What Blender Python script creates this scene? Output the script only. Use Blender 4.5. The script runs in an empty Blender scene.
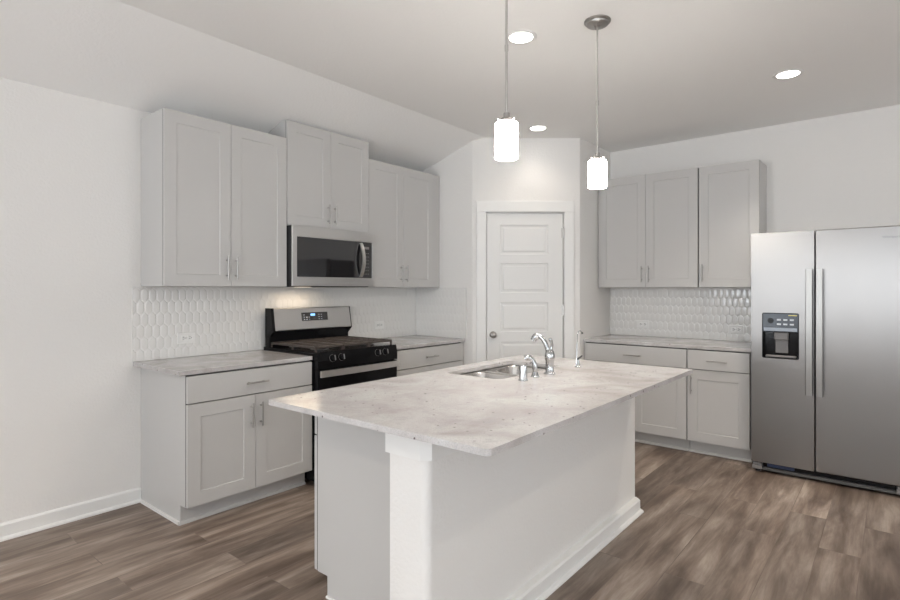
import bpy, bmesh, math, random
from mathutils import Vector, Matrix
random.seed(7)
PI = math.pi
sc = bpy.context.scene
COL = sc.collection

# ------------------------------------------------------------------ camera
cam = bpy.data.cameras.new('camera'); cam_o = bpy.data.objects.new('camera', cam); COL.objects.link(cam_o)
cam_o.location = (-1.4392, -3.731, 1.3511)
cam_o.rotation_euler = (PI/2, 0, math.radians(-50.7233))
cam.sensor_width = 36; cam.lens = 543.8758/900*36
cam.shift_y = -(300-289.6064)/900
cam.clip_start = 0.05
sc.camera = cam_o

# ------------------------------------------------------------------ world and exposure
w = bpy.data.worlds.new('world'); sc.world = w; w.use_nodes = True
w.node_tree.nodes['Background'].inputs[0].default_value = (0.80, 0.90, 1.0, 1)
w.node_tree.nodes['Background'].inputs[1].default_value = 1.6
sc.view_settings.view_transform = 'Standard'; sc.view_settings.look = 'None'
sc.view_settings.gamma = 1; sc.view_settings.use_curve_mapping = False
sc.view_settings.exposure = 1.05

# ------------------------------------------------------------------ area lights at unseen windows placed to light the room, tilted up for ceiling
XL, YF = -4.8, -7.6           # wall on the left, wall behind the camera
def window_light(name, loc, rot, sx, sy, power, col=(0.90, 0.95, 1.0)):
    l = bpy.data.lights.new(name, 'AREA'); l.shape = 'RECTANGLE'; l.size = sx; l.size_y = sy
    l.energy = power; l.color = col
    o = bpy.data.objects.new(name, l); COL.objects.link(o); o.location = loc; o.rotation_euler = rot
    return o
LEFT_WINS = [(-2.35, -.75, .75, 2.2), (-4.45, -2.85, .75, 2.2), (-6.6, -5.0, .75, 2.2)]       # y0, y1, z0, z1
ADDED_FRONT_WINS = [(-3.6, -1.6, .05, 2.15), (.4, 2.4, .75, 2.2)]       # x0, x1, z0, z1
P_LEFT, P_FRONT = 12, 4.0          # watts per square metre
for a, b, c, d in LEFT_WINS:
    window_light('unseen_window_light', (XL-.16, (a+b)/2, (c+d)/2), (0, -PI/2-.8, 0), d-c, b-a, P_LEFT*(b-a)*(d-c))
for a, b, c, d in ADDED_FRONT_WINS:
    window_light('unseen_window_light', ((a+b)/2, YF-.16, (c+d)/2), (PI/2+1.0, 0, 0), b-a, d-c, P_FRONT*(b-a)*(d-c), (1.0, .97, .93))
P_DOWN, E_SHADE, E_LENS = 5.0, 24.0, 6.0
P_COOK = .65
DOWNLIGHTS = [(1.146, -2.126), (2.694, -1.336), (2.688, -3.194),
              (1.15, -4.35), (-.55, -4.35), (2.69, -4.9), (-2.2, -1.9), (-2.9, -4.35), (-3.3, -1.9), (.3, -6.2), (-2.2, -6.2)]  # unseen lamps added to light the room; one row follows the overhang shadow

# ------------------------------------------------------------------ materials
def mat(name, col=(.8, .8, .8), rough=.5, metal=0, spec=.5, coat=0, emis=None, es=0, aniso=0):
    m = bpy.data.materials.new(name); m.use_nodes = True
    b = m.node_tree.nodes['Principled BSDF']
    b.inputs['Base Color'].default_value = (*col, 1); b.inputs['Roughness'].default_value = rough
    b.inputs['Metallic'].default_value = metal; b.inputs['Specular IOR Level'].default_value = spec
    b.inputs['Coat Weight'].default_value = coat; b.inputs['Coat Roughness'].default_value = .05
    b.inputs['Anisotropic'].default_value = aniso
    if emis: b.inputs['Emission Color'].default_value = (*emis, 1); b.inputs['Emission Strength'].default_value = es
    return m
def N(m, t, **k):
    n = m.node_tree.nodes.new(t)
    for a, v in k.items():
        if a in n.inputs.keys() if isinstance(a, str) else False: n.inputs[a].default_value = v
        else: setattr(n, a, v)
    return n
def L(m, a, b): m.node_tree.links.new(a, b)
def bsdf(m): return m.node_tree.nodes['Principled BSDF']
def coords(m, scale=(1, 1, 1)):
    tc = N(m, 'ShaderNodeTexCoord'); mp = N(m, 'ShaderNodeMapping'); mp.inputs['Scale'].default_value = scale
    L(m, tc.outputs['Object'], mp.inputs['Vector']); return mp.outputs[0]
def noise(m, vec, scale, detail=3, rough=.5, dist=0):
    n = N(m, 'ShaderNodeTexNoise'); n.inputs['Scale'].default_value = scale; n.inputs['Detail'].default_value = detail
    n.inputs['Roughness'].default_value = rough; n.inputs['Distortion'].default_value = dist
    L(m, vec, n.inputs['Vector']); return n
def ramp(m, fac, stops):
    r = N(m, 'ShaderNodeValToRGB'); e = r.color_ramp.elements
    while len(e) < len(stops): e.new(.5)
    for i, (p, c) in enumerate(stops):
        e[i].position = p; e[i].color = (*c, 1) if len(c) == 3 else c
    L(m, fac, r.inputs[0]); return r.outputs[0]
def mix(m, fac, a, b, mode='MIX'):
    x = N(m, 'ShaderNodeMix'); x.data_type = 'RGBA'; x.blend_type = mode
    if isinstance(fac, (int, float)): x.inputs[0].default_value = fac
    else: L(m, fac, x.inputs[0])
    for i, v in ((6, a), (7, b)):
        if isinstance(v, tuple): x.inputs[i].default_value = (*v, 1)
        else: L(m, v, x.inputs[i])
    return x.outputs[2]
def bump(m, h, strength, dist):
    b = N(m, 'ShaderNodeBump'); b.inputs['Strength'].default_value = strength; b.inputs['Distance'].default_value = dist
    L(m, h, b.inputs['Height']); L(m, b.outputs[0], bsdf(m).inputs['Normal'])

WALLC = (.82, .80, .775)
M = {}
M['wall'] = mat('wall_paint', WALLC, .75, spec=.25)
v = coords(M['wall']); bump(M['wall'], noise(M['wall'], v, 70, 3).outputs[0], .45, .005)
M['ceiling'] = mat('ceiling_paint', (.92, .91, .895), .85, spec=.15)
v = coords(M['ceiling']); bump(M['ceiling'], noise(M['ceiling'], v, 60, 3).outputs[0], .35, .005)
M['trim'] = mat('white_trim_paint', (.84, .83, .81), .35)
M['door'] = mat('white_door_paint', (.80, .79, .77), .38)
M['cab'] = mat('grey_cabinet_paint', (.60, .58, .565), .38, spec=.45)
v = coords(M['cab'], (1, 1, 1))
L(M['cab'], mix(M['cab'], noise(M['cab'], v, 3, 2).outputs[0], (.548, .536, .522), (.566, .554, .540)), bsdf(M['cab']).inputs['Base Color'])
M['gap'] = mat('cabinet_interior_shadow', (.10, .095, .09), .7)
M['nickel'] = mat('brushed_nickel', (.42, .405, .39), .38, metal=1)
M['fridgehandle'] = mat('fridge_handle_steel', (.31, .30, .285), .33, metal=1)
M['rod'] = mat('pale_nickel_rod', (.60, .585, .565), .3, metal=1)
M['chrome'] = mat('polished_chrome', (.52, .53, .54), .10, metal=1)
M['black'] = mat('black_enamel', (.006, .006, .007), .14, spec=.2)
M['blackglass'] = mat('black_glass', (.010, .010, .012), .04, coat=1)
M['blackmatte'] = mat('black_plastic', (.03, .03, .032), .45)
M['iron'] = mat('cast_iron', (.075, .06, .053), .42)
M['plate'] = mat('white_plastic_plate', (.82, .81, .79), .3)
M['slot'] = mat('dark_slot', (.05, .05, .05), .6)
M['navy'] = mat('dark_blue_plastic', (.02, .035, .09), .4)
M['greyplastic'] = mat('grey_plastic', (.20, .19, .185), .45)
M['bronze'] = mat('satin_nickel_knob', (.36, .34, .32), .3, metal=1)

def steel(name, col, rough, scale, bs=.05):
    m = mat(name, col, rough, metal=1, aniso=.4)
    v = coords(m, scale); n = noise(m, v, 1, 2)
    mr = N(m, 'ShaderNodeMapRange'); mr.inputs['To Min'].default_value = rough-.02; mr.inputs['To Max'].default_value = rough+.04
    L(m, n.outputs[0], mr.inputs[0]); L(m, mr.outputs[0], bsdf(m).inputs['Roughness'])
    bump(m, n.outputs[0], bs, .001); return m
M['steel'] = steel('brushed_stainless_steel', (.60, .59, .58), .28, (3, 3, 1400), .01)
M['fridge'] = steel('brushed_stainless_fridge', (.265, .252, .242), .31, (4, 4, 900), .01)
M['sinksteel'] = steel('sink_stainless_steel', (.63, .61, .59), .2, (250, 6, 6), .03)
M['rim'] = mat('steel_lip', (.60, .59, .575), .3, metal=1)

# granite
m = M['granite'] = mat('white_granite', (.8, .77, .74), .12, spec=.5)
bsdf(m).inputs['Roughness'].default_value = .17
v = coords(m)
n1 = noise(m, v, 3.2, 6, .6, .8); n2 = noise(m, v, 14, 6, .65, .4); n3 = noise(m, v, 240, 3, .7)
base = ramp(m, n1.outputs[0], [(.32, (.43, .395, .38)), (.44, (.54, .51, .50)), (.55, (.61, .585, .58)), (.72, (.66, .655, .655))])
f2 = ramp(m, n2.outputs[0], [(.35, (1, 1, 1)), (.5, (0, 0, 0))])
c = mix(m, f2, base, mix(m, .45, base, (.42, .41, .41)))
f3 = ramp(m, n3.outputs[0], [(.38, (1, 1, 1)), (.52, (0, 0, 0))])
c = mix(m, f3, c, mix(m, .42, c, (.34, .335, .325)))
vo = N(m, 'ShaderNodeTexVoronoi'); vo.inputs['Scale'].default_value = 34; L(m, v, vo.inputs['Vector'])
spk = ramp(m, vo.outputs['Distance'], [(.12, (1, 1, 1)), (.20, (0, 0, 0))])
sel = ramp(m, vo.outputs['Color'], [(.66, (0, 0, 0)), (.70, (1, 1, 1))])
fm = N(m, 'ShaderNodeMath', operation='MULTIPLY'); L(m, spk, fm.inputs[0]); L(m, sel, fm.inputs[1])
c = mix(m, fm.outputs[0], c, (.13, .10, .10))
L(m, c, bsdf(m).inputs['Base Color'])

# floor
m = M['floor'] = mat('grey_brown_vinyl_plank', (.3, .25, .2), .42, spec=.4)
v = coords(m)
br = N(m, 'ShaderNodeTexBrick'); br.offset = .37; br.offset_frequency = 2; br.squash = 1
for k, val in (('Color1', (0, 0, 0, 1)), ('Color2', (1, 1, 1, 1)), ('Mortar', (.5, .5, .5, 1)), ('Scale', 1), ('Mortar Size', .0016), ('Mortar Smooth', .1), ('Bias', 0), ('Brick Width', 1.22), ('Row Height', .18)):
    br.inputs[k].default_value = val
L(m, v, br.inputs['Vector'])
# shift the grain of each plank
sh = N(m, 'ShaderNodeVectorMath', operation='MULTIPLY_ADD'); L(m, br.outputs['Color'], sh.inputs[0]); sh.inputs[1].default_value = (7, 5, 3)
L(m, v, sh.inputs[2])
mp = N(m, 'ShaderNodeMapping'); mp.inputs['Scale'].default_value = (1.0, 6.5, 1); L(m, sh.outputs[0], mp.inputs['Vector'])
g1 = noise(m, mp.outputs[0], 1.6, 6, .6, .3)
mp2 = N(m, 'ShaderNodeMapping'); mp2.inputs['Scale'].default_value = (2.5, 60, 1); L(m, sh.outputs[0], mp2.inputs['Vector'])
g2 = noise(m, mp2.outputs[0], 2, 4, .6)
wood = ramp(m, g1.outputs[0], [(.30, (.098, .068, .051)), (.44, (.175, .131, .103)), (.56, (.268, .211, .172)), (.70, (.405, .338, .285))])
wood = mix(m, .5, wood, ramp(m, g2.outputs[0], [(.3, (.42, .40, .39)), (.7, (.60, .60, .60))]), 'OVERLAY')
tone = ramp(m, br.outputs['Color'], [(0, (.72, .72, .72)), (1, (1.12, 1.12, 1.12))])
wood = mix(m, 1.0, wood, tone, 'MULTIPLY')
wood = mix(m, br.outputs['Fac'], wood, mix(m, .35, wood, (.08, .06, .05)))
L(m, wood, bsdf(m).inputs['Base Color'])
bump(m, g2.outputs[0], .08, .001)

M['tile'] = mat('glossy_white_tile', (.80, .785, .76), .10, spec=.6)
M['grout'] = mat('pale_grout', (.78, .765, .74), .6)
M['shade'] = mat('opal_glass_lit', (.9, .9, .88), .3, emis=(1, .965, .90), es=E_SHADE)
M['lens'] = mat('downlight_lens_lit', (.9, .9, .9), .3, emis=(1, .97, .92), es=E_LENS)
M['display'] = mat('display_lit', (.01, .02, .04), .2, emis=(.25, .55, 1.0), es=.9)
M['panelink'] = mat('printed_pale_ink', (.55, .58, .62), .4)
M['badge'] = mat('badge_lettering', (.16, .16, .165), .35, metal=1)
m = M['glass'] = bpy.data.materials.new('window_glass'); m.use_nodes = True
nt = m.node_tree; nt.nodes.remove(bsdf(m)); out = nt.nodes['Material Output']
tr = N(m, 'ShaderNodeBsdfTransparent'); gl = N(m, 'ShaderNodeBsdfGlossy'); gl.inputs['Roughness'].default_value = .02
fr = N(m, 'ShaderNodeFresnel'); mx = N(m, 'ShaderNodeMixShader')
L(m, fr.outputs[0], mx.inputs[0]); L(m, tr.outputs[0], mx.inputs[1]); L(m, gl.outputs[0], mx.inputs[2]); L(m, mx.outputs[0], out.inputs[0])

# ------------------------------------------------------------------ mesh helpers
def box(bm, x0, x1, y0, y1, z0, z1, bev=0, seg=1):
    t = bmesh.new(); r = bmesh.ops.create_cube(t, size=1)
    for vv in t.verts:
        vv.co = Vector(((x0+x1)/2+vv.co.x*(x1-x0), (y0+y1)/2+vv.co.y*(y1-y0), (z0+z1)/2+vv.co.z*(z1-z0)))
    if bev > 0: bmesh.ops.bevel(t, geom=list(t.edges), offset=bev, segments=seg, profile=.5, affect='EDGES')
    merge(bm, t)
def merge(bm, t, mtx=None):
    if mtx is not None: t.transform(mtx)
    me = bpy.data.meshes.new('tmp'); t.to_mesh(me); t.free(); bm.from_mesh(me); bpy.data.meshes.remove(me)
def cyl(bm, p, q, r, r2=None, n=20, caps=True):
    p, q = Vector(p), Vector(q); r2 = r if r2 is None else r2; d = q-p
    t = bmesh.new(); bmesh.ops.create_cone(t, cap_ends=caps, segments=n, radius1=r, radius2=r2, depth=d.length)
    merge(bm, t, Matrix.Translation((p+q)/2) @ d.to_track_quat('Z', 'Y').to_matrix().to_4x4())
def lathe(bm, prof, mtx=None, n=32):
    t = bmesh.new(); rings = []
    for r, z in prof:
        if r < 1e-6: rings.append([t.verts.new((0, 0, z))])
        else: rings.append([t.verts.new((r*math.cos(2*PI*k/n), r*math.sin(2*PI*k/n), z)) for k in range(n)])
    for a, b in zip(rings, rings[1:]):
        for k in range(n):
            k2 = (k+1) % n
            if len(a) == 1 and len(b) == 1: continue
            if len(a) == 1: t.faces.new((a[0], b[k2], b[k]))
            elif len(b) == 1: t.faces.new((a[k], a[k2], b[0]))
            else: t.faces.new((a[k], a[k2], b[k2], b[k]))
    bmesh.ops.recalc_face_normals(t, faces=t.faces)
    merge(bm, t, mtx)
def tube(bm, pts, rad, n=14):
    pts = [Vector(p) for p in pts]; R = rad if isinstance(rad, (list, tuple)) else [rad]*len(pts)
    t = bmesh.new(); rings = []; up = None
    for i, p in enumerate(pts):
        d = (pts[min(i+1, len(pts)-1)]-pts[max(i-1, 0)]).normalized()
        if up is None: up = Vector((1, 0, 0)) if abs(d.x) < .8 else Vector((0, 1, 0))
        a = (up-d*up.dot(d)).normalized(); b = d.cross(a); up = a
        rings.append([t.verts.new(p+(a*math.cos(2*PI*k/n)+b*math.sin(2*PI*k/n))*R[i]) for k in range(n)])
    for a, b in zip(rings, rings[1:]):
        for k in range(n): t.faces.new((a[k], a[(k+1) % n], b[(k+1) % n], b[k]))
    t.faces.new(list(reversed(rings[0]))); t.faces.new(rings[-1])
    bmesh.ops.recalc_face_normals(t, faces=t.faces); merge(bm, t)
def curve3(pts, n=8):
    """Catmull-Rom through the points"""
    P = [Vector(p) for p in pts]; P = [P[0]*2-P[1]]+P+[P[-1]*2-P[-2]]; out = []
    for i in range(1, len(P)-2):
        for k in range(n):
            t = k/n
            out.append(.5*((2*P[i])+(-P[i-1]+P[i+1])*t+(2*P[i-1]-5*P[i]+4*P[i+1]-P[i+2])*t*t+(-P[i-1]+3*P[i]-3*P[i+1]+P[i+2])*t**3))
    out.append(P[-2]); return out
def prism(bm, pts, z0, z1, mtx=None):
    """polygon in xy extruded in z"""
    t = bmesh.new(); a = [t.verts.new((x, y, z0)) for x, y in pts]; b = [t.verts.new((x, y, z1)) for x, y in pts]; n = len(pts)
    t.faces.new(list(reversed(a))); t.faces.new(b)
    for i in range(n): t.faces.new((a[i], a[(i+1) % n], b[(i+1) % n], b[i]))
    bmesh.ops.recalc_face_normals(t, faces=t.faces)
    merge(bm, t, mtx)
def profx(bm, prof, x0, x1):
    """profile in (y, z) swept along x"""
    prism(bm, prof, x0, x1, Matrix(((0, 0, 1, 0), (1, 0, 0, 0), (0, 1, 0, 0), (0, 0, 0, 1))))
def round_rect(x0, x1, y0, y1, r, n=6, radii=None):
    cs = [(x1, y1, 0), (x0, y1, 1), (x0, y0, 2), (x1, y0, 3)]; out = []
    for i, (cx, cy, q) in enumerate(cs):
        rr = radii[i] if radii else r
        sx = -1 if cx == x1 else 1; sy = -1 if cy == y1 else 1
        ox, oy = cx+sx*rr, cy+sy*rr
        for k in range(n+1):
            a = q*PI/2+k/n*PI/2; out.append((ox+rr*math.cos(a), oy+rr*math.sin(a)))
    return out
def slab_hole(bm, outer, inner, z0, z1):
    t = bmesh.new(); es = []
    for loop in (outer, inner):
        vs = [t.verts.new((x, y, z0)) for x, y in loop]
        es += [t.edges.new((vs[i], vs[(i+1) % len(vs)])) for i in range(len(vs))]
    r = bmesh.ops.triangle_fill(t, use_beauty=True, use_dissolve=False, edges=es)
    fs = list(t.faces)
    ex = bmesh.ops.extrude_face_region(t, geom=fs)
    for g in ex['geom']:
        if isinstance(g, bmesh.types.BMVert): g.co.z = z1
    bmesh.ops.recalc_face_normals(t, faces=t.faces); merge(bm, t)
def obj(name, bm, m, parent=None, smooth=False):
    me = bpy.data.meshes.new(name); bm.to_mesh(me); bm.free(); me.materials.append(m)
    o = bpy.data.objects.new(name, me); COL.objects.link(o)
    if parent: o.parent = parent
    if smooth:
        for p in me.polygons: p.use_smooth = True
        try: me.set_sharp_from_angle(angle=math.radians(35))
        except Exception: pass
    return o
def B(): return bmesh.new()
def bx(name, m, parent, *a, **k):
    bm = B(); box(bm, *a, **k); return obj(name, bm, m, parent)
def thing(name, label, cat, loc=(0, 0, 0), rz=0, group=None):
    o = bpy.data.objects.new(name, None); COL.objects.link(o); o.location = loc; o.rotation_euler = (0, 0, rz)
    o.empty_display_size = .1; tag(o, label, cat, group); return o
def tag(o, label, cat, group=None):
    o['label'] = label; o['category'] = cat
    if group: o['group'] = group
    return o
def struct(name, bm, m, parent=None, loc=None, rz=None, smooth=False):
    o = obj(name, bm, m, parent, smooth)
    if loc: o.location = loc
    if rz is not None: o.rotation_euler = (0, 0, rz)
    if not parent: o['kind'] = 'structure'
    return o

# ------------------------------------------------------------------ key dimensions (metres)
W1, W2, W3 = .8508, 1.6368, 2.4593
HC = .8674
RX, RY = 2.576, -.7156              # pantry corner on the range side
QX, QY = 3.2133, -1.4785            # pantry corner on the fridge side
XB = 3.907
HL, HA, YC = 2.7524, 2.4946, -.81   # flat ceiling, ceiling at range wall, crease
# ------------------------------------------------------------------ structure
bm = B(); box(bm, XL-.15, XB+.15, YF-.15, .15, -.12, 0); struct('floor', bm, M['floor'])
bm = B()
sl = (HL-HA)/(-YC)
profx(bm, [(.15, HA-sl*.15), (YC, HL), (YF-.15, HL), (YF-.15, HL+.15), (.15, HL+.15)], XL-.15, XB+.15)
struct('ceiling', bm, M['ceiling'])
bm = B(); box(bm, XL-.15, XB+.15, 0, .14, -.1, HA+.04); struct('wall_back', bm, M['wall'])
bm = B(); box(bm, XB, XB+.14, YF-.15, 0, -.1, HL+.05); struct('wall_right', bm, M['wall'])
def wall_holes(bm, length0, length1, z1, holes, put):
    """holes (a, b, z0, z1) along the wall; put(bm, a, b, z0, z1) adds a box"""
    c = length0
    for a, b, za, zb in sorted(holes):
        put(bm, c, a, -.1, z1); put(bm, a, b, -.1, za); put(bm, a, b, zb, z1); c = b
    put(bm, c, length1, -.1, z1)
bm = B(); wall_holes(bm, YF-.15, .1, HL+.05, LEFT_WINS, lambda bm, a, b, c, d: box(bm, XL-.14, XL, a, b, c, d)); struct('wall_left', bm, M['wall'])
bm = B(); wall_holes(bm, XL, XB, HL+.05, ADDED_FRONT_WINS, lambda bm, a, b, c, d: box(bm, a, b, YF-.14, YF, c, d)); struct('wall_front', bm, M['wall'])
k = 0
for a, b, c, d in LEFT_WINS:
    k += 1; bm = B(); x = XL-.09
    for (p, q) in ((a, a+.05), (b-.05, b), ((a+b)/2-.025, (a+b)/2+.025)): box(bm, x, x+.05, p, q, c, d, .004)
    for (p, q) in ((c, c+.05), (d-.05, d), ((c+d)/2-.02, (c+d)/2+.02)): box(bm, x+.002, x+.048, a, b, p, q, .004)
    wn = struct('window_%d' % k, bm, M['trim'])
    bm = B(); box(bm, x+.02, x+.026, a, b, c, d); obj('glass', bm, M['glass'], wn)
for a, b, c, d in ADDED_FRONT_WINS:  # unseen front windows, added to light the room
    k += 1; bm = B(); y = YF-.09
    for (p, q) in ((a, a+.05), (b-.05, b), ((a+b)/2-.025, (a+b)/2+.025)): box(bm, p, q, y, y+.05, c, d, .004)
    for (p, q) in ((c, c+.05), (d-.05, d)): box(bm, a, b, y+.002, y+.048, p, q, .004)
    wn = struct('window_%d' % k, bm, M['trim'])
    bm = B(); box(bm, a, b, y+.02, y+.026, c, d); obj('glass', bm, M['glass'], wn)

# pantry walls: rounded corners, a door opening in the diagonal
D1, D2 = Vector((RX, RY)), Vector((QX, QY)); DT = (D2-D1).normalized(); DN = Vector((DT.y, -DT.x))   # DN points into the room
if DN.x > 0: DN = -DN
DLEN = (D2-D1).length; DANG = math.atan2(DT.y, DT.x)
def fillet(a, c, b, r, n=6):
    a, b, c = Vector(a), Vector(b), Vector(c); u = (a-c).normalized(); w_ = (b-c).normalized()
    half = u.angle(w_)/2; t = r/math.tan(half); p, q = c+u*t, c+w_*t
    ctr = c+(u+w_).normalized()*(r/math.sin(half)); out = []
    a0 = math.atan2(*(p-ctr).yx); a1 = math.atan2(*(q-ctr).yx); da = (a1-a0+PI) % (2*PI)-PI
    return [tuple(ctr+Vector((math.cos(a0+da*i/n), math.sin(a0+da*i/n)))*r) for i in range(n+1)]
S0, S1, SZ = .118, .853, 2.072       # opening along the diagonal
TH = .115
o1 = D1+DT*S0; o2 = D1+DT*S1
bm = B()
left = [(RX, 0)]+fillet((RX, 0), (RX, RY), tuple(o1), .018)+[tuple(o1), tuple(o1-DN*TH), (RX+TH, RY+.03), (RX+TH, 0)]
right = [tuple(o2)]+fillet(tuple(o2), (QX, QY), (XB, QY), .018)+[(XB, QY), (XB, QY+TH), (QX+.03, QY+TH), tuple(o2-DN*TH)]
prism(bm, left, -.05, HL+.04); prism(bm, right, -.05, HL+.04)
prism(bm, [tuple(o1), tuple(o2), tuple(o2-DN*TH), tuple(o1-DN*TH)], SZ, HL+.04)
struct('wall_pantry', bm, M['wall'], smooth=True)
dloc = (RX, RY, 0)
# casing and jamb, in the frame of the diagonal wall (x along it, -y into the room)
bm = B(); cw = .088; y0 = -.018
a, b, zt = .132, .840, 2.060
def casing_leg(x0, x1): box(bm, x0, x1, y0, 0, 0, zt+cw+.02, .003)
box(bm, a-cw-.008, a-.008, y0, -.0005, 0, zt+.008, .003); box(bm, b+.008, b+cw+.008, y0, -.0005, 0, zt+.008, .003)
box(bm, a-cw-.008, b+cw+.008, y0, -.0005, zt+.008, zt+cw+.02, .003)
box(bm, S0, a-.003, -.001, .115, 0, zt+.005); box(bm, b+.003, S1, -.001, .115, 0, zt+.005); box(bm, S0, S1, -.001, .115, zt+.003, SZ)
box(bm, a-.003, a+.01, .045, .115, 0, zt); box(bm, b-.01, b+.003, .045, .115, 0, zt); box(bm, a, b, .045, .115, zt-.01, zt+.005)
struct('trim_1', bm, M['trim'], loc=dloc, rz=DANG)
# five panel door slab
def panel_slab(bm, x0, x1, z0, z1, yf, T, panels, ins=.012, dep=.007, raise_=.004):
    """front face at y = yf facing -y with recessed panels (px0, px1, pz0, pz1), thickness T"""
    xs = sorted({x0, x1, *[p[0] for p in panels], *[p[1] for p in panels]}); zs = sorted({z0, z1, *[p[2] for p in panels], *[p[3] for p in panels]})
    def isp(xa, xb, za, zb):
        return any(p[0]-1e-6 <= xa and xb <= p[1]+1e-6 and p[2]-1e-6 <= za and zb <= p[3]+1e-6 for p in panels)
    t = bmesh.new()
    def q(*pts):
        t.faces.new([t.verts.new(p) for p in pts])
    for i in range(len(xs)-1):
        for j in range(len(zs)-1):
            xa, xb, za, zb = xs[i], xs[i+1], zs[j], zs[j+1]
            if not isp(xa, xb, za, zb): q((xa, yf, za), (xb, yf, za), (xb, yf, zb), (xa, yf, zb))
    for (xa, xb, za, zb) in panels:
        def ring(d, y): return [(xa+d, y, za+d), (xb-d, y, za+d), (xb-d, y, zb-d), (xa+d, y, zb-d)]
        rs = [ring(0, yf), ring(ins*.35, yf+dep)]
        if raise_ > 0: rs += [ring(ins*1.6, yf+dep), ring(ins*2.6, yf+dep-raise_)]
        for r1, r2 in zip(rs, rs[1:]):
            for k in range(4): q(r1[k], r1[(k+1) % 4], r2[(k+1) % 4], r2[k])
        q(*rs[-1])
    yb = yf+T
    q((x0, yb, z0), (x0, yb, z1), (x1, yb, z1), (x1, yb, z0))
    q((x0, yf, z0), (x0, yf, z1), (x0, yb, z1), (x0, yb, z0)); q((x1, yf, z0), (x1, yb, z0), (x1, yb, z1), (x1, yf, z1))
    q((x0, yf, z0), (x0, yb, z0), (x1, yb, z0), (x1, yf, z0)); q((x0, yf, z1), (x1, yf, z1), (x1, yb, z1), (x0, yb, z1))
    bmesh.ops.remove_doubles(t, verts=t.verts, dist=1e-5); bmesh.ops.recalc_face_normals(t, faces=t.faces)
    merge(bm, t)
bm = B()
pz = [(.24, .508), (.60, .868), (.963, 1.231), (1.321, 1.595), (1.677, 1.950)]
panel_slab(bm, a+.001, b-.004, .012, zt-.006, .006, .035, [(.256, .700, z0, z1) for z0, z1 in pz], ins=.013, dep=.008, raise_=.005)
dr = struct('door_1', bm, M['door'], loc=dloc, rz=DANG)
bm = B(); lathe(bm, [(0, 0), (.030, 0), (.032, .004), (.028, .008), (.012, .012), (.011, .03), (.020, .036), (.027, .046), (.028, .056), (.022, .066), (.010, .071), (0, .072)], Matrix.Translation((.190, .006, .935)) @ Matrix.Rotation(PI/2, 4, 'X'))
obj('door_knob', bm, M['bronze'], dr, True)
for hz in (1.875, 1.16, .25):
    bm = B(); cyl(bm, (b+.002, -.004, hz-.045), (b+.002, -.004, hz+.045), .0065, n=12)
    cyl(bm, (b+.002, -.004, hz-.052), (b+.002, -.004, hz+.052), .004, n=12); box(bm, b-.02, b, .0045, .0065, hz-.045, hz+.045)
    obj('hinge', bm, M['rod'], dr, True)

# baseboards
def base_prof(h=.092, t=.013, s=.013):
    return [(0, 0), (-(t+s), 0), (-(t+s), .010), (-(t+.008), .017), (-t, .020), (-t, h-.012), (-t+.004, h-.004), (-.004, h), (0, h)]
bm = B(); profx(bm, base_prof(), XL, -.002); struct('baseboard_back', bm, M['trim'])
bm = B(); prism(bm, [(XB, YF), (XB-.013, YF), (XB-.013, -3.86), (XB, -3.86)], 0, .092); struct('baseboard_right', bm, M['trim'])
bm = B(); prism(bm, [(XL, YF), (XL+.013, YF), (XL+.013, 0), (XL, 0)], 0, .092); struct('baseboard_left', bm, M['trim'])
bm = B()
for xa, xb in ((XL, ADDED_FRONT_WINS[0][0]), (ADDED_FRONT_WINS[0][1], XB)): box(bm, xa, xb, YF, YF+.013, 0, .092)
struct('baseboard_front', bm, M['trim'])

# island knee wall with bullnose corners, apron trim and baseboard
IX0, IX1, IY0, IY1 = -.156, 1.890, -2.826, -1.690      # granite
KX0, KX1, KY0, KY1 = -.056, 1.866, -2.497, -2.317      # knee wall
bm = B(); prism(bm, round_rect(KX0, KX1, KY0, KY1, .02, radii=[.004, .004, .034, .006]), 0, HC-.001)
struct('wall_island', bm, M['wall'], smooth=True)
def wrap(path, offs):
    """offset an open polyline outwards (to its right) by d"""
    P = [Vector(p) for p in path]
    def off(d):
        out = []
        for i, p in enumerate(P):
            ns = []
            if i > 0: e = (P[i]-P[i-1]).normalized(); ns.append(Vector((e.y, -e.x)))
            if i < len(P)-1: e = (P[i+1]-P[i]).normalized(); ns.append(Vector((e.y, -e.x)))
            if len(ns) == 1: out.append(p+ns[0]*d)
            else:
                nn = (ns[0]+ns[1]).normalized(); out.append(p+nn*(d/nn.dot(ns[0])))
        return out
    return off
def sweep_wrap(bm, path, prof):
    """profile (d, z) swept along the open path; d is the distance outwards"""
    off = wrap(path, None); t = bmesh.new(); rows = []
    for d, z in prof: rows.append([t.verts.new((p.x, p.y, z)) for p in off(d)])
    n = len(prof)
    for i in range(n):
        r1, r2 = rows[i], rows[(i+1) % n]
        for k in range(len(path)-1): t.faces.new((r1[k], r1[k+1], r2[k+1], r2[k]))
    t.faces.new([r[0] for r in rows]); t.faces.new([r[-1] for r in reversed(rows)])
    bmesh.ops.recalc_face_normals(t, faces=t.faces); merge(bm, t)
cpath = [(KX0, KY1+.012), (KX0, KY0+.028), (KX0+.022, KY0), (KX1-.004, KY0), (KX1, KY0+.005), (KX1, KY1-.002)]
# walk so that the outside is on the right-hand side
bm = B(); sweep_wrap(bm, cpath, [(.0005, .765), (.009, .765), (.009, HC-.002), (.0005, HC-.002)])
struct('trim_2', bm, M['trim'])
bpath = cpath[:3]+[(KX1-.030, KY0), (KX1-.026, KY0+.005), (KX1-.026, KY1-.002)]
bm = B(); sweep_wrap(bm, bpath, [(.0005, 0), (.055, 0), (.054, .008), (.047, .014), (.036, .016), (.036, .070), (.028, .079), (.0005, .081)])
struct('baseboard_island', bm, M['trim'])

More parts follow.
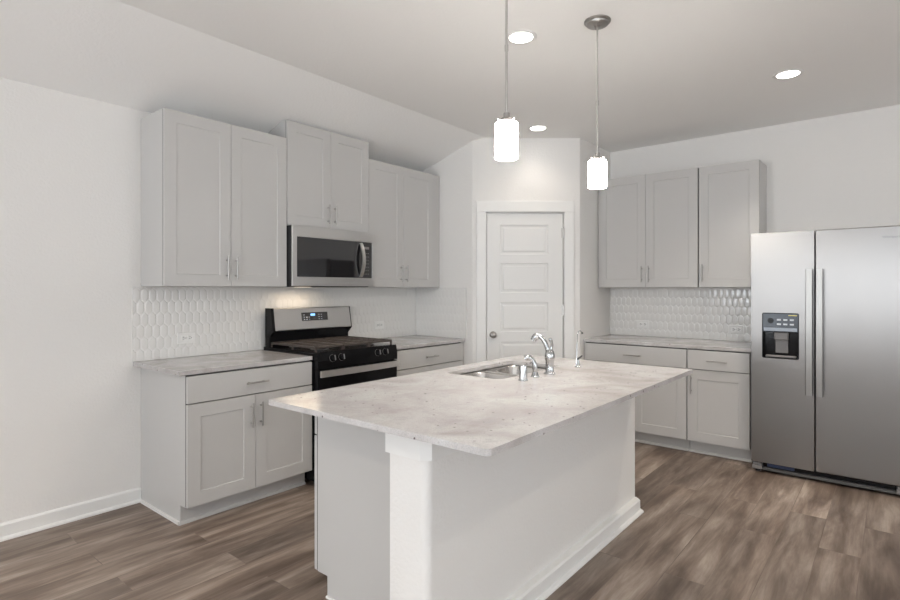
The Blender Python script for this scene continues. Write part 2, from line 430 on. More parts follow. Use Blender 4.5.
# ------------------------------------------------------------------ tiled splashback
def tiles(name, x0, x1, z0, z1, loc, rz, label):
    """picket tiles on a plane (x, z) facing -y"""
    t = thing(name, label, 'backsplash', loc, rz)
    bx('grout', M['grout'], t, x0, x1, -.0106, -.0006, z0, z1)
    bm = B(); wd, pitch, pk = .048, .078, .022; g = .0005
    rows = int((z1-z0)/pitch)+3; cols = int((x1-x0)/wd)+3
    for r in range(-1, rows):
        for c_ in range(-1, cols):
            cx = x0+c_*wd+(wd/2 if r % 2 else 0); cz = z0+.03+r*pitch
            hh = (pitch+pk)/2; hs = hh-pk; a_ = wd/2-g
            tl = [random.uniform(-1, 1) for _ in range(2)]
            def ring(s, y, wob=0):
                out = []
                for (u, v_) in ((a_, -hs), (a_, hs), (0, hh-g), (-a_, hs), (-a_, -hs), (0, -hh+g)):
                    u2, v2 = u-math.copysign(s, u) if abs(u) > 1e-6 else 0, v_-math.copysign(s, v_)
                    X, Z = min(max(cx+u2, x0), x1), min(max(cz+v2, z0), z1)
                    out.append((X, y-wob*(tl[0]*u2/a_+tl[1]*v2/hh), Z))
                return out
            if cx+a_ <= x0+.002 or cx-a_ >= x1-.002 or cz+hh <= z0+.002 or cz-hh >= z1-.002: continue
            rs = [ring(0, -.0095), ring(.0005, -.0114), ring(.004, -.0124, .0003), ring(.010, -.0128, .0006)]
            vv = [[bm.verts.new(p) for p in rr] for rr in rs]
            for r1, r2 in zip(vv, vv[1:]):
                for k in range(6): bm.faces.new((r1[k], r1[(k+1) % 6], r2[(k+1) % 6], r2[k]))
            bm.faces.new(vv[-1])
    bmesh.ops.dissolve_degenerate(bm, dist=1e-5, edges=bm.edges)
    bmesh.ops.recalc_face_normals(bm, faces=bm.faces)
    for f in bm.faces:
        if f.normal.y > .3: f.normal_flip()
    obj('tile_field', bm, M['tile'], t, True)
    return t
ZT0, ZT1 = HC+.0275, 1.370
tiles('tile_backsplash', -.053, RX-.013, ZT0, ZT1, (0, 0, 0), 0, 'long white picket tile backsplash behind the range and under the upper cabinets')
tiles('tile_backsplash', 0, .655, ZT0, ZT1, (RX, -.655, 0), PI/2+PI, 'short white tile return on the pantry wall beside the range counter') if False else None
tt = tiles('tile_backsplash', 0, .640, ZT0, ZT1, (RX, -.0135, 0), -PI/2, 'short white tile return on the pantry side wall near the range')
tiles('tile_backsplash', .0005, 1.405, ZT0, ZT1, (XB, QY, 0), -PI/2, 'sparkling white tile backsplash on the wall left of the refrigerator')

# ------------------------------------------------------------------ cabinets
DT_ = .0195
def bar_pull(parent, cx, cz, y, vertical=True, length=.150, post=.102):
    bm = B(); s = 0.028; r = .0052
    if vertical:
        cyl(bm, (cx, y-s, cz-length/2), (cx, y-s, cz+length/2), r, n=14)
        for q in (-post/2, post/2): cyl(bm, (cx, y+.0005, cz+q), (cx, y-s, cz+q), .0045, n=12)
    else:
        cyl(bm, (cx-length/2, y-s, cz), (cx+length/2, y-s, cz), r, n=14)
        for q in (-post/2, post/2): cyl(bm, (cx+q, y+.0005, cz), (cx+q, y-s, cz), .0045, n=12)
    return obj('bar_handle', bm, M['nickel'], parent, True)
def shaker(parent, x0, x1, z0, z1, yf, hx=None, hz=None, stile=.072):
    bm = B(); panel_slab(bm, x0, x1, z0, z1, yf, DT_, [(x0+stile, x1-stile, z0+stile, z1-stile)], ins=.010, dep=.005, raise_=0)
    d = obj('door', bm, M['cab'], parent)
    if hx is not None: bar_pull(d, hx, hz, yf)
    return d
def drawer_front(parent, x0, x1, z0, z1, yf, length=.15):
    bm = B(); box(bm, x0, x1, yf, yf+DT_, z0, z1, .0015); d = obj('drawer', bm, M['cab'], parent)
    bar_pull(d, (x0+x1)/2, (z0+z1)/2-.003, yf, False, length); return d
G = .0016
def upper(name, label, loc, rz, wd, dep, z0, z1, ndoors, handle='centre', hz=None, x_off=0, filler=0, group=None):
    """x along the wall from the left, front faces -y"""
    t = thing(name, label, 'wall cabinet', loc, rz, group)
    yf = -dep; bm = B(); box(bm, .0, wd, yf+DT_+.003, -.001, z0, z1, .0008); obj('carcass', bm, M['cab'], t)
    bx('face_gap', M['gap'], t, .0005, wd-.001, yf+DT_+.0002, yf+DT_+.003, z0+.005, z1-.005)
    hz = z0+.122 if hz is None else hz; dw = wd/ndoors
    for i in range(ndoors):
        xa, xb = i*dw+G, (i+1)*dw-G
        if ndoors == 2: hx = xb-.031 if i == 0 else xa+.031
        else: hx = xa+.031
        shaker(t, xa, xb, z0+G, z1-G, yf, hx, hz)
    if filler: bx('filler_strip', M['cab'], t, wd+.0005 if filler > 0 else filler, wd+filler if filler > 0 else -.0005, yf+DT_+.003, yf+DT_+.02, z0, z1)
    return t
upper('wall_cabinet', 'tall grey two door upper cabinet, leftmost on the range wall', (0, 0, 0), 0, W1-.001, .340, 1.3714, 2.4438, 2)
upper('wall_cabinet', 'grey two door upper cabinet directly above the microwave, mounted highest', (W1+.001, 0, 0), 0, W2-W1-.002, .343, 1.8195, 2.5782, 2, hz=1.930)
upper('wall_cabinet', 'grey two door upper cabinet between the microwave and the pantry wall', (W2+.001, 0, 0), 0, W3-W2-.001, .340, 1.3714, 2.4438, 2, filler=RX-W3-.003)
ZB = 2.4147
upper('wall_cabinet', 'wide grey two door upper cabinet beside the pantry, above the tiled counter', (XB, -1.5015, 0), -PI/2, .904, .3255, 1.3714, ZB, 2, filler=-.021)
upper('wall_cabinet', 'single door grey upper cabinet nearest the refrigerator', (XB, -2.4145, 0), -PI/2, .463, .3255, 1.3714, ZB, 1)

def lower(name, label, loc, rz, wd, n_doors=2, dep=.6127, shoe_left=False, filler=0, handle_left=True, drawer=True, drw_len=.15):
    """front faces -y; door fronts stand DT_ proud of dep"""
    t = thing(name, label, 'base cabinet', loc, rz)
    zk, yk = .1109, -dep+.062; yf = -dep-DT_-.0045
    bm = B(); profx(bm, [(-.001, 0), (yk, 0), (yk, zk), (-dep, zk), (-dep, HC), (-.001, HC)], 0, wd); obj('carcass', bm, M['cab'], t)
    bx('face_gap', M['gap'], t, .0005, wd-.002, -dep-.0042, -dep-.0001, zk+.006, HC-.004)
    zd = .698; top = HC-.012
    if drawer:
        drawer_front(t, G, wd-G, zd+.004, top, yf, drw_len)
        dtop = zd-.002
    else: dtop = top
    dw = wd/n_doors
    for i in range(n_doors):
        xa, xb = i*dw+G, (i+1)*dw-G
        if n_doors == 2: hx = xb-.031 if i == 0 else xa+.031
        else: hx = xa+.031 if handle_left else xb-.031
        shaker(t, xa, xb, zk+.002, dtop, yf, hx, dtop-.122, .076)
    bm = B(); sp = [(0, 0), (-.014, 0), (-.014, .006), (-.008, .014), (0, .018)]
    profx(bm, [(yk+p[0]-.0002, p[1]) for p in sp], -.014 if shoe_left else 0, wd)
    if shoe_left:
        b2 = B(); prism(b2, [(-.014, yk-.014), (-.0003, yk), (-.0003, -.03), (-.014, -.03)], 0, .016); obj('shoe_moulding', b2, M['trim'], t)
    obj('shoe_moulding', bm, M['cab'], t)  # front strip grey, side strip white: difference in lighting put into the colour
    if filler > 0: bx('filler_strip', M['cab'], t, wd+.0005, wd+filler, -dep, -dep+.02, zk, HC)
    if filler < 0: bx('filler_strip', M['cab'], t, filler, -.0005, -dep, -dep+.02, 0.0, HC)
    return t
lower('base_cabinet', 'grey base cabinet left of the range, one wide drawer over two doors', (0, 0, 0), 0, W1, 2, shoe_left=True)
lower('base_cabinet', 'grey base cabinet between the range and the pantry wall, mostly behind island', (W2, 0, 0), 0, RX-W2-.05, 2, filler=.047)
lower('base_cabinet', 'wide grey base cabinet on the refrigerator wall, next to the pantry', (XB, QY-.022, 0), -PI/2, .9005, 2, filler=-.020)
lower('base_cabinet', 'narrow grey base cabinet touching the refrigerator, single drawer over one door', (XB, -2.4065, 0), -PI/2, .459, 1)

# ------------------------------------------------------------------ counters
bm = B(); box(bm, -.047, W1+.004, -.6345, -.0006, HC+.0006, HC+.0265, .002, 2)
tag(obj('countertop', bm, M['granite']), 'white granite countertop to the left of the range', 'countertop')
bm = B(); box(bm, W2-.004, RX-.001, -.6345, -.0006, HC+.0006, HC+.0265, .002, 2)
tag(obj('countertop', bm, M['granite']), 'white granite countertop right of the range, ending at the pantry wall', 'countertop')
bm = B(); box(bm, XB-.6345, XB-.0006, -2.888, QY-.001, HC+.0006, HC+.0265, .002, 2)
tag(obj('countertop', bm, M['granite']), 'granite countertop under the three door uppers beside the refrigerator', 'countertop')
SX0, SX1, SY0, SY1 = .878, 1.552, -2.170, -1.797
HT = HC+.0225
bm = B(); slab_hole(bm, round_rect(IX0, IX1, IY0, IY1, .02, radii=[.015, .015, .020, .006]), round_rect(SX0, SX1, SY0, SY1, .05), HC+.0006, HT)
isl = obj('island_countertop', bm, M['granite']); tag(isl, 'large white granite island countertop with a sink cutout, in the foreground', 'countertop')
mb = isl.modifiers.new('bevel', 'BEVEL'); mb.width = .003; mb.segments = 2; mb.limit_method = 'ANGLE'; mb.angle_limit = math.radians(60)

# island cabinet (its fronts face the range)
t = thing('island_cabinet', 'light grey island cabinet under the granite, end panel facing left', 'base cabinet', (1.775, KY1+.003, 0), PI)
wI = 1.775-.069; dI = -(-1.734-KY1-.003)*-1
dI = (-1.734)-(KY1+.003)
zk = .0933
bm = B(); profx(bm, [(-.0, 0), (-dI+.068, 0), (-dI+.068, zk), (-dI, zk), (-dI, .62), (-.0, .62)], 0, wI)
box(bm, 0, SX0-1.775+wI-.6, -dI, 0, .62, HC) if False else None
# side compartments left and right of the sink
lx = lambda X: 1.775-X
box(bm, lx(SX0-.03), wI, -dI, 0, .62, HC); box(bm, 0, lx(SX1+.03), -dI, 0, .62, HC); box(bm, lx(SX1+.03), lx(SX0-.03), -dI, -dI+.02, .62, HC); box(bm, lx(SX1+.03), lx(SX0-.03), -.02, 0, .62, HC)
obj('carcass', bm, M['cab'], t)
yf = -dI-DT_-.006
bx('face_gap', M['gap'], t, .006, wI-.0005, -dI-.0055, -dI-.0001, zk+.006, HC-.004)
cuts = [0, .36, .36+.457, .36+.914, wI]
for i, (xa, xb) in enumerate(zip(cuts, cuts[1:])):
    shaker(t, xa+G, xb-G, zk+.002, .696, yf, xa+.031 if i in (0, 2) else xb-.031, .57)
    if i in (0, 3): drawer_front(t, xa+G, xb-G, .702, HC-.012, yf, .13)
    else: bx('false_drawer_front', M['cab'], t, xa+G, xb-G, yf, yf+DT_, .702, HC-.012)
bm = B(); box(bm, wI, wI+.012, -dI+.068, 0, 0, .012, .003); obj('shoe_moulding', bm, M['trim'], t)

# ------------------------------------------------------------------ sink
t = thing('kitchen_sink', 'stainless steel double bowl undermount sink set in the island', 'sink', ((SX0+SX1)/2, (SY0+SY1)/2, HC))
cx0, cy0 = (SX0+SX1)/2, (SY0+SY1)/2
def bowl(bm, x0, x1, y0, y1, ztop, depth, r):
    loops = [(x0, x1, y0, y1, r, ztop), (x0+.004, x1-.004, y0+.004, y1-.004, r, ztop-.01), (x0+.012, x1-.012, y0+.012, y1-.012, r, ztop-depth+.03), (x0+.035, x1-.035, y0+.035, y1-.035, r*.7, ztop-depth)]
    rows = [[bm.verts.new((x, y, z)) for x, y in round_rect(a, b, c, d, rr, 6)] for a, b, c, d, rr, z in loops]
    for r1, r2 in zip(rows, rows[1:]):
        for k in range(len(r1)): bm.faces.new((r1[k], r1[(k+1) % len(r1)], r2[(k+1) % len(r1)], r2[k]))
    bm.faces.new(rows[-1])
hw, hd = (SX1-SX0)/2, (SY1-SY0)/2
for sx in (-1, 1):
    bm = B()
    xa, xb = (-hw-.004, -.014) if sx < 0 else (.014, hw+.004)
    bowl(bm, xa, xb, -hd-.004, hd+.004, -.006, .20, .055)
    # flange joining rim
    bmesh.ops.recalc_face_normals(bm, faces=bm.faces)
    bw = obj('bowl', bm, M['sinksteel'], t, True)
    so = bw.modifiers.new('thickness', 'SOLIDIFY'); so.thickness = .0015; so.offset = -1
    bm = B(); lathe(bm, [(0, .004), (.014, .003), (.03, .003), (.042, .0015), (.044, 0)], Matrix.Translation(((xa+xb)/2, 0, -.205)))
    obj('drain', bm, M['chrome'], bw, True)
bm = B(); slab_hole(bm, round_rect(-hw-.022, hw+.022, -hd-.022, hd+.022, .06), round_rect(-hw-.002, hw+.002, -hd-.002, hd+.002, .052), -.004, -.001)
obj('rim', bm, M['rim'], t)
bm = B(); box(bm, -.0155, .0155, -hd-.003, hd+.003, -.013, -.006, .003, 2); obj('divider', bm, M['rim'], t)

# ------------------------------------------------------------------ taps
FY = -2.272
t = thing('kitchen_faucet', 'tall curved chrome kitchen faucet with a lever handle behind the sink', 'faucet', (1.205, FY, HT))
bm = B(); lathe(bm, [(0, .0005), (.030, .0005), (.030, .006), (.025, .010), (.0225, .014), (.0225, .075), (.026, .080), (.0275, .090), (.027, .108), (.022, .125), (.014, .136), (0, .139)])
obj('body', bm, M['chrome'], t, True)
bm = B(); tube(bm, curve3([(0, .004, .10), (-.006, .012, .140), (-.012, .026, .178), (-.018, .046, .202), (-.025, .068, .205), (-.032, .085, .180)], 6), [.0125]*20+[.013, .0145, .0165, .0185, .019, .0195, .0195, .019, .018, .017, .0165][:11], 16)
obj('spout', bm, M['chrome'], t, True)
bm = B(); tube(bm, curve3([(.002, -.004, .128), (.004, -.010, .150), (.0, -.012, .172), (-.010, -.006, .196)], 5), [.010, .010, .009, .009, .008, .008, .0075, .0075, .007, .007, .007, .0075, .0085, .009, .009, .007], 12)
obj('lever_handle', bm, M['chrome'], t, True)

t = thing('side_sprayer', 'small curved chrome side sprayer standing between the faucet and the air gap', 'sprayer', (1.070, FY+.012, HT))
bm = B(); lathe(bm, [(0, .0005), (.024, .0005), (.024, .005), (.018, .010), (.015, .022), (.014, .026), (0, .026)]); obj('holder', bm, M['chrome'], t, True)
bm = B(); tube(bm, curve3([(0, 0, .020), (0, .001, .045), (-.002, .004, .070), (-.010, .014, .092), (-.022, .030, .103), (-.032, .044, .096)], 5), [.011, .0115, .012, .0125, .013, .0135, .0138, .014, .014, .0138, .0135, .013, .0125, .012, .012, .012, .0125, .013, .0135, .0138, .014, .0145, .0150, .015, .0145, .014], 14)
obj('spray_head', bm, M['chrome'], t, True)

bm = B(); lathe(bm, [(0, .0005), (.025, .0005), (.025, .004), (.0205, .007), (.0205, .070), (.019, .077), (.014, .081), (0, .082)])
ag = obj('air_gap_cap', bm, M['chrome'], None, True); ag.location = (.930, FY, HT); tag(ag, 'short plain chrome cylinder, leftmost fitting behind the sink', 'air gap cap')

t = thing('water_dispenser_tap', 'slim chrome filtered water tap with a black lever, right of the faucet', 'faucet', (1.545, FY, HT))
bm = B(); lathe(bm, [(0, .0005), (.020, .0005), (.020, .004), (.012, .010), (.0095, .016), (.0095, .040), (.0075, .046), (0, .046)]); obj('base', bm, M['chrome'], t, True)
bm = B(); tube(bm, curve3([(-.012, .004, .0006), (-.010, .004, .04), (.004, .008, .12), (.018, .012, .185), (.028, .010, .208), (.040, .004, .214), (.050, -.002, .204)], 6), .0026, 10); obj('spout', bm, M['chrome'], t, True)
bm = B(); tube(bm, [(.050, -.002, .204), (.053, -.004, .196)], [.0055, .006], 10); obj('nozzle', bm, M['blackmatte'], t, True)
bm = B(); tube(bm, curve3([(0, 0, .044), (.004, -.002, .052), (.022, -.006, .058), (.036, -.010, .066)], 4), [.007, .007, .006, .006, .0055, .005, .005, .005, .005, .005, .0045, .004, .004], 10); obj('lever_handle', bm, M['blackmatte'], t, True)

# ------------------------------------------------------------------ gas range
RX0, RW = .8595, .7625
t = thing('gas_range', 'black and stainless freestanding gas range between the two counters', 'range', (RX0, 0, 0))
bm = B(); box(bm, .002, RW-.002, -.655, -.02, .03, .905, .002); obj('body', bm, M['black'], t)
for x in (.05, RW-.05):
    for y in (-.60, -.08):
        bm = B(); cyl(bm, (x, y, 0), (x, y, .032), .018, n=14); obj('foot', bm, M['blackmatte'], t)
bm = B(); box(bm, 0, RW, -.665, -.02, .905, .918, .005, 2); obj('cooktop', bm, M['black'], t)
bm = B(); profx(bm, [(-.656, .805), (-.690, .805), (-.690, .86), (-.676, .917), (-.656, .918)], 0, RW); obj('control_panel', bm, M['black'], t)
for kx in (.125, .205, RW-.210, RW-.130):
    kb = B(); mt = Matrix.Translation((kx, -.687, .872)) @ Matrix.Rotation(PI/2-.22, 4, 'X')
    lathe(kb, [(0, 0), (.024, 0), (.025, .004), (.021, .007), (.0185, .026), (.015, .030), (0, .030)], mt, 24)
    kn = obj('knob', kb, M['black'], t, True)
    kb = B(); lathe(kb, [(.0250, .0), (.0262, .0), (.0262, .002), (.0250, .0025), (.0250, 0)], mt, 24); obj('bezel', kb, M['greyplastic'], kn, True)
    kb = B(); box(kb, -.0035, .0035, -.018, .018, .026, .036, .0015); kb.transform(mt); obj('grip', kb, M['greyplastic'], kn)
bm = B(); box(bm, .002, RW-.002, -.690, -.656, .185, .800, .004, 2); dr = obj('oven_door', bm, M['black'], t)
bx('window', M['blackglass'], dr, .10, RW-.10, -.6915, -.6895, .30, .66)
bm = B(); n = 14
prof = [(x, -.728-.010*(1-(2*x/RW-1)**2)) for x in [RW*i/n for i in range(n+1)]]
pts = [(x, y) for x, y in prof]+[(x, y+.014) for x, y in reversed(prof)]
pts = [(min(max(x, -.003), RW-.010), y) for x, y in pts]
prism(bm, pts, .753, .797); bmesh.ops.remove_doubles(bm, verts=bm.verts, dist=1e-5)
hd_ = obj('handle', bm, mat('satin_range_handle', (.80, .79, .77), .35, metal=1), dr, True)
for x in (.03, RW-.035): bx('handle_bracket', M['steel'], hd_, x-.012, x+.012, -.722, -.6905, .757, .786, bev=.002)
bm = B(); box(bm, .002, RW-.002, -.690, -.656, .045, .178, .004, 2); obj('bottom_drawer', bm, M['black'], t)
# backguard
bm = B(); profx(bm, [(-0.045, 0.905), (-0.1, 0.905), (-0.1, 1.03), (-0.092, 1.205), (-0.045, 1.205)], .002, RW-.002); obj('backguard', bm, M['black'], t)
bm = B(); profx(bm, [(-0.101, 1.036), (-0.142, 1.038), (-0.144, 1.044), (-0.116, 1.203), (-0.11, 1.208), (-0.046, 1.2085), (-0.046, 1.2055), (-0.094, 1.2055)], .024, RW-.006); ss = obj('control_fascia', bm, M['steel'], t)
bm = B(); profx(bm, [(-0.046, 0.99), (-0.101, 0.99), (-0.148, 1.032), (-0.12, 1.21), (-0.046, 1.2105)], 0, .0235); obj('end_cap', bm, M['black'], t); bm = B(); profx(bm, [(-0.046, 0.99), (-0.101, 0.99), (-0.146, 1.034), (-0.118, 1.2085), (-0.046, 1.209)], RW-.0055, RW); obj('end_cap', bm, M['black'], t)
def fascia(x, z, off=0):      # a point on the sloping fascia
    k = (z-1.044)/(1.203-1.044); return (x, -.144+.028*k-off, z)
bm = B()
def fquad(bm, x0, x1, z0, z1, off, th):
    vs = [fascia(x0, z0, off), fascia(x1, z0, off), fascia(x1, z1, off), fascia(x0, z1, off)]; bk = [(p[0], p[1]+th, p[2]) for p in vs]
    a_ = [bm.verts.new(p) for p in vs]; b_ = [bm.verts.new(p) for p in bk]
    bm.faces.new(a_); bm.faces.new(list(reversed(b_)))
    for k in range(4): bm.faces.new((a_[k], b_[k], b_[(k+1) % 4], a_[(k+1) % 4]))
DX0, DX1, DZ0, DZ1 = .268, .520, 1.105, 1.170
fquad(bm, DX0, DX1, DZ0, DZ1, .0012, .002); bmesh.ops.recalc_face_normals(bm, faces=bm.faces); dp = obj('display_panel', bm, M['blackglass'], ss)
bm = B(); fquad(bm, DX0+.085, DX0+.128, 1.143, 1.160, .0018, .001); bmesh.ops.recalc_face_normals(bm, faces=bm.faces); obj('clock_display', bm, M['display'], dp)
for i in range(5):
    for j in range(3):
        if 1 <= i-0 <= 2 and j == 2: continue
        x = DX0+.018+i*.024+(.07 if i > 2 else 0)
        bm = B(); fquad(bm, x, x+.011, 1.113+j*.018, 1.113+j*.018+.005, .0018, .001)
        bmesh.ops.recalc_face_normals(bm, faces=bm.faces); obj('touch_key', bm, M['panelink'], dp)
# burners and grates
for (x, y, r) in ((.16, -.50, .045), (.16, -.22, .038), (.38, -.36, .050), (.60, -.50, .045), (.60, -.22, .038)):
    bm = B(); lathe(bm, [(0, .918), (r*1.5, .918), (r*1.45, .922), (r, .924), (r, .930), (r*.8, .936), (0, .937)], Matrix.Translation((x, y, 0)), 28); obj('burner', bm, M['blackmatte'], t, True)
gx = [.012, .258, .504, RW-.012]
for i in range(3):
    bm = B(); xa, xb = gx[i]+.002, gx[i+1]-.002; ya, yb = -.645, -.095; z0, z1 = .9405, .956; b_ = .011
    for (p, q, r_, s) in ((xa, xb, ya, ya+b_), (xa, xb, yb-b_, yb), (xa, xa+b_, ya, yb), (xb-b_, xb, ya, yb)): box(bm, p, q, r_, s, z0, z1, .003)
    xm = (xa+xb)/2; box(bm, xm-b_/2, xm+b_/2, ya, yb, z0+.001, z1-.0005, .003)
    for yy in (-.555, -.50, -.445, -.37, -.30, -.245, -.19): box(bm, xa, xb, yy-.0045, yy+.0045, z0+.002, z1-.001, .002)
    for x in (xa+.006, xb-.006):
        for y in (ya+.006, (ya+yb)/2, yb-.006): box(bm, x-.006, x+.006, y-.006, y+.006, .9175, z0+.003)
    obj('grate', bm, M['iron'], t)

# ------------------------------------------------------------------ microwave
MX0, MX1, MZ0, MZ1, MY = W1+.010, W2+.018, 1.377, 1.816, -.392
t = thing('over_range_microwave', 'stainless steel microwave with black glass hanging above the range', 'microwave', (MX0, 0, MZ0))
mw, mh = MX1-MX0, MZ1-MZ0
bm = B(); box(bm, 0, mw-.022, MY+.0145, -.0140, 0.004, mh-.002, .002); obj('body', bm, M['blackmatte'], t)
wx0, wx1, wz0, wz1 = .040, mw-.026, .068, mh-.080
bm = B(); panel = []
slab_hole(bm, [(0, 0), (mw-.004, 0), (mw-.004, mh), (0, mh)], round_rect(wx0, wx1, wz0, wz1, .004, 3), 0, .014)
bm.transform(Matrix.Translation((0, MY+.014, 0)) @ Matrix.Rotation(PI/2, 4, 'X'))
fr_ = obj('front_frame', bm, M['steel'], t); bv = fr_.modifiers.new('bevel', 'BEVEL'); bv.width = .003; bv.segments = 2; bv.limit_method = 'ANGLE'
bx('door_glass', M['blackglass'], t, wx0+.0005, .628, MY+.004, MY+.0142, wz0+.0005, wz1-.0005)
bx('glass_border', M['blackmatte'], t, wx0+.022, wx0+.026, MY+.0032, MY+.0045, wz0+.02, wz1-.02) if False else None
cp = bx('control_panel', M['blackglass'], t, .6295, wx1-.0005, MY+.004, MY+.0142, wz0+.0005, wz1-.0005)
for i in range(3):
    for j in range(7): bx('touch_key', M['greyplastic'], cp, .688+i*.018, .698+i*.018, MY+.0030, MY+.0042, wz0+.030+j*.028, wz0+.036+j*.028)
bx('display_window', M['greyplastic'], cp, .684, .736, MY+.0030, MY+.0042, wz0+.235, wz0+.255)
bm = B(); n = 16; rows = []
for i in range(n+1):
    u = i/n; z = wz0+.008+u*(wz1-wz0-.016); y = MY-.004-.040*math.sin(PI*u)**.8
    rows.append([bm.verts.new(p) for p in ((.632, y, z), (.660, y, z), (.660, y+.011, z), (.632, y+.011, z))])
for r1, r2 in zip(rows, rows[1:]):
    for k in range(4): bm.faces.new((r1[k], r1[(k+1) % 4], r2[(k+1) % 4], r2[k]))
bm.faces.new(rows[0]); bm.faces.new(rows[-1]); bmesh.ops.recalc_face_normals(bm, faces=bm.faces); obj('handle', bm, M['rim'], t, True)
bm = B(); box(bm, .015, mw-.02, MY+.05, -.03, -.006, .004, .002); vp = obj('vent_plate', bm, M['blackmatte'], t)
bm = B(); box(bm, .20, .30, -.20, -.13, -.0075, -.006); obj('cooktop_lamp_lens', bm, mat('cooktop_lamp_lit', (.8, .8, .8), .4, emis=(1, .82, .6), es=1.0), vp)
l = bpy.data.lights.new('cooktop_lamp', 'AREA'); l.shape = 'RECTANGLE'; l.size = .30; l.size_y = .12; l.energy = P_COOK; l.color = (1, .80, .58)
lo = bpy.data.objects.new('cooktop_lamp', l); COL.objects.link(lo); lo.parent = t; lo.location = (.25, -.19, -.009); lo.rotation_euler = (-.15, 0, 0)

# ------------------------------------------------------------------ refrigerator
t = thing('refrigerator', 'stainless steel side by side refrigerator with ice dispenser, far right', 'refrigerator', (XB, -2.9015, 0), -PI/2)
FW, FF, FH, FB, FS = .908, -.7855, 1.7676, .078, .396     # width, front plane, height, door bottom, split
bm = B(); box(bm, .006, FW-.006, FF+.075, -.03, .03, FH-.012, .004); obj('body', bm, M['greyplastic'], t)
bm = B(); box(bm, .02, FW-.02, FF+.062, FF+.076, .08, FH-.02); obj('door_gasket', bm, M['black'], t)
HX0, HX1, HZ0, HZ1 = .072, .303, .850, 1.182
bm = B(); slab_hole(bm, round_rect(0.001, FS-.003, FB, FH, .004, 3), round_rect(HX0, HX1, HZ0, HZ1, .012, 4), 0, .060)
bm.transform(Matrix.Translation((0, FF+.060, 0)) @ Matrix.Rotation(PI/2, 4, 'X'))
ld = obj('freezer_door', bm, M['fridge'], t); bv = ld.modifiers.new('bevel', 'BEVEL'); bv.width = .006; bv.segments = 3; bv.limit_method = 'ANGLE'; bv.angle_limit = math.radians(60)
bm = B(); box(bm, FS+.003, FW-.001, FF, FF+.060, FB, FH, .006, 3); rd = obj('fresh_food_door', bm, M['fridge'], t)
def flat_handle(parent, x0, x1):
    bm = B(); n = 20; rows = []
    za, zb = .612, 1.494
    for i in range(n+1):
        u = i/n; z = za+(zb-za)*u; e = min(u, 1-u)/.06; y = FF-.050-.006*math.sin(PI*u) if e > 1 else FF-.050+.0*(1-e)
        rows.append([bm.verts.new(p) for p in ((x0+.003, y, z), (x1-.003, y, z), (x1, y+.004, z), (x1, y+.012, z), (x0, y+.012, z), (x0, y+.004, z))])
    for r1, r2 in zip(rows, rows[1:]):
        for k in range(6): bm.faces.new((r1[k], r1[(k+1) % 6], r2[(k+1) % 6], r2[k]))
    bm.faces.new(rows[0]); bm.faces.new(rows[-1])
    for z in (za, zb-.05): box(bm, x0+.004, x1-.004, FF-.040, FF+.0003, z+.002, z+.048, .003)
    bmesh.ops.recalc_face_normals(bm, faces=bm.faces); obj('handle', bm, M['fridgehandle'], parent, True)
flat_handle(ld, FS-.049, FS-.008); flat_handle(rd, FS+.010, FS+.051)
# dispenser
dp = B(); box(dp, HX0, HX1, FF+.052, FF+.058, HZ0, HZ1)
for (p, q, r_, s) in ((HX0, HX0+.006, HZ0, HZ1), (HX1-.006, HX1, HZ0, HZ1), (HX0, HX1, HZ0, HZ0+.006), (HX0, HX1, HZ1-.006, HZ1)): box(dp, p, q, FF+.0005, FF+.056, r_, s)
dd = obj('ice_dispenser', dp, M['black'], ld)
bm = B(); box(bm, HX0+.004, HX1-.004, FF-.002, FF+.010, HZ0+.195, HZ1-.004, .003); pn = obj('control_panel', bm, mat('dispenser_glass', (.035, .045, .06), .2), dd)
bm = B(); box(bm, HX0+.012, HX1-.012, FF-.0032, FF-.0018, HZ0+.200, HZ0+.224, .0005); obj('label_strip', bm, mat('pale_strip', (.30, .34, .40), .3), pn)
bm = B(); cyl(bm, (HX0+.055, FF-.0018, HZ0+.275), (HX0+.055, FF-.0032, HZ0+.275), .020, n=20); obj('filter_dial', bm, M['black'], pn)
for i in range(3):
    for j in range(2): bx('button', M['panelink'], pn, HX0+.095+i*.040, HX0+.120+i*.040, FF-.0030, FF-.0018, HZ0+.245+j*.032, HZ0+.256+j*.032, .0003)
bm = B(); box(bm, HX1-.065, HX1-.012, FF-.0032, FF-.0018, HZ1-.020, HZ1-.014); obj('yellow_print', bm, mat('yellow_ink', (.55, .50, .12), .4), pn)
bm = B(); box(bm, HX0+.075, HX0+.165, FF+.012, FF+.040, HZ0+.135, HZ0+.192, .006); obj('chute', bm, M['greyplastic'], dd)
bm = B(); box(bm, HX0+.080, HX0+.160, FF+.036, FF+.042, HZ0+.040, HZ0+.140, .003, 2); obj('paddle', bm, M['greyplastic'], dd)
bm = B(); box(bm, HX0+.020, HX1-.020, FF+.010, FF+.050, HZ0+.008, HZ0+.022, .003); obj('drip_tray', bm, M['greyplastic'], dd)
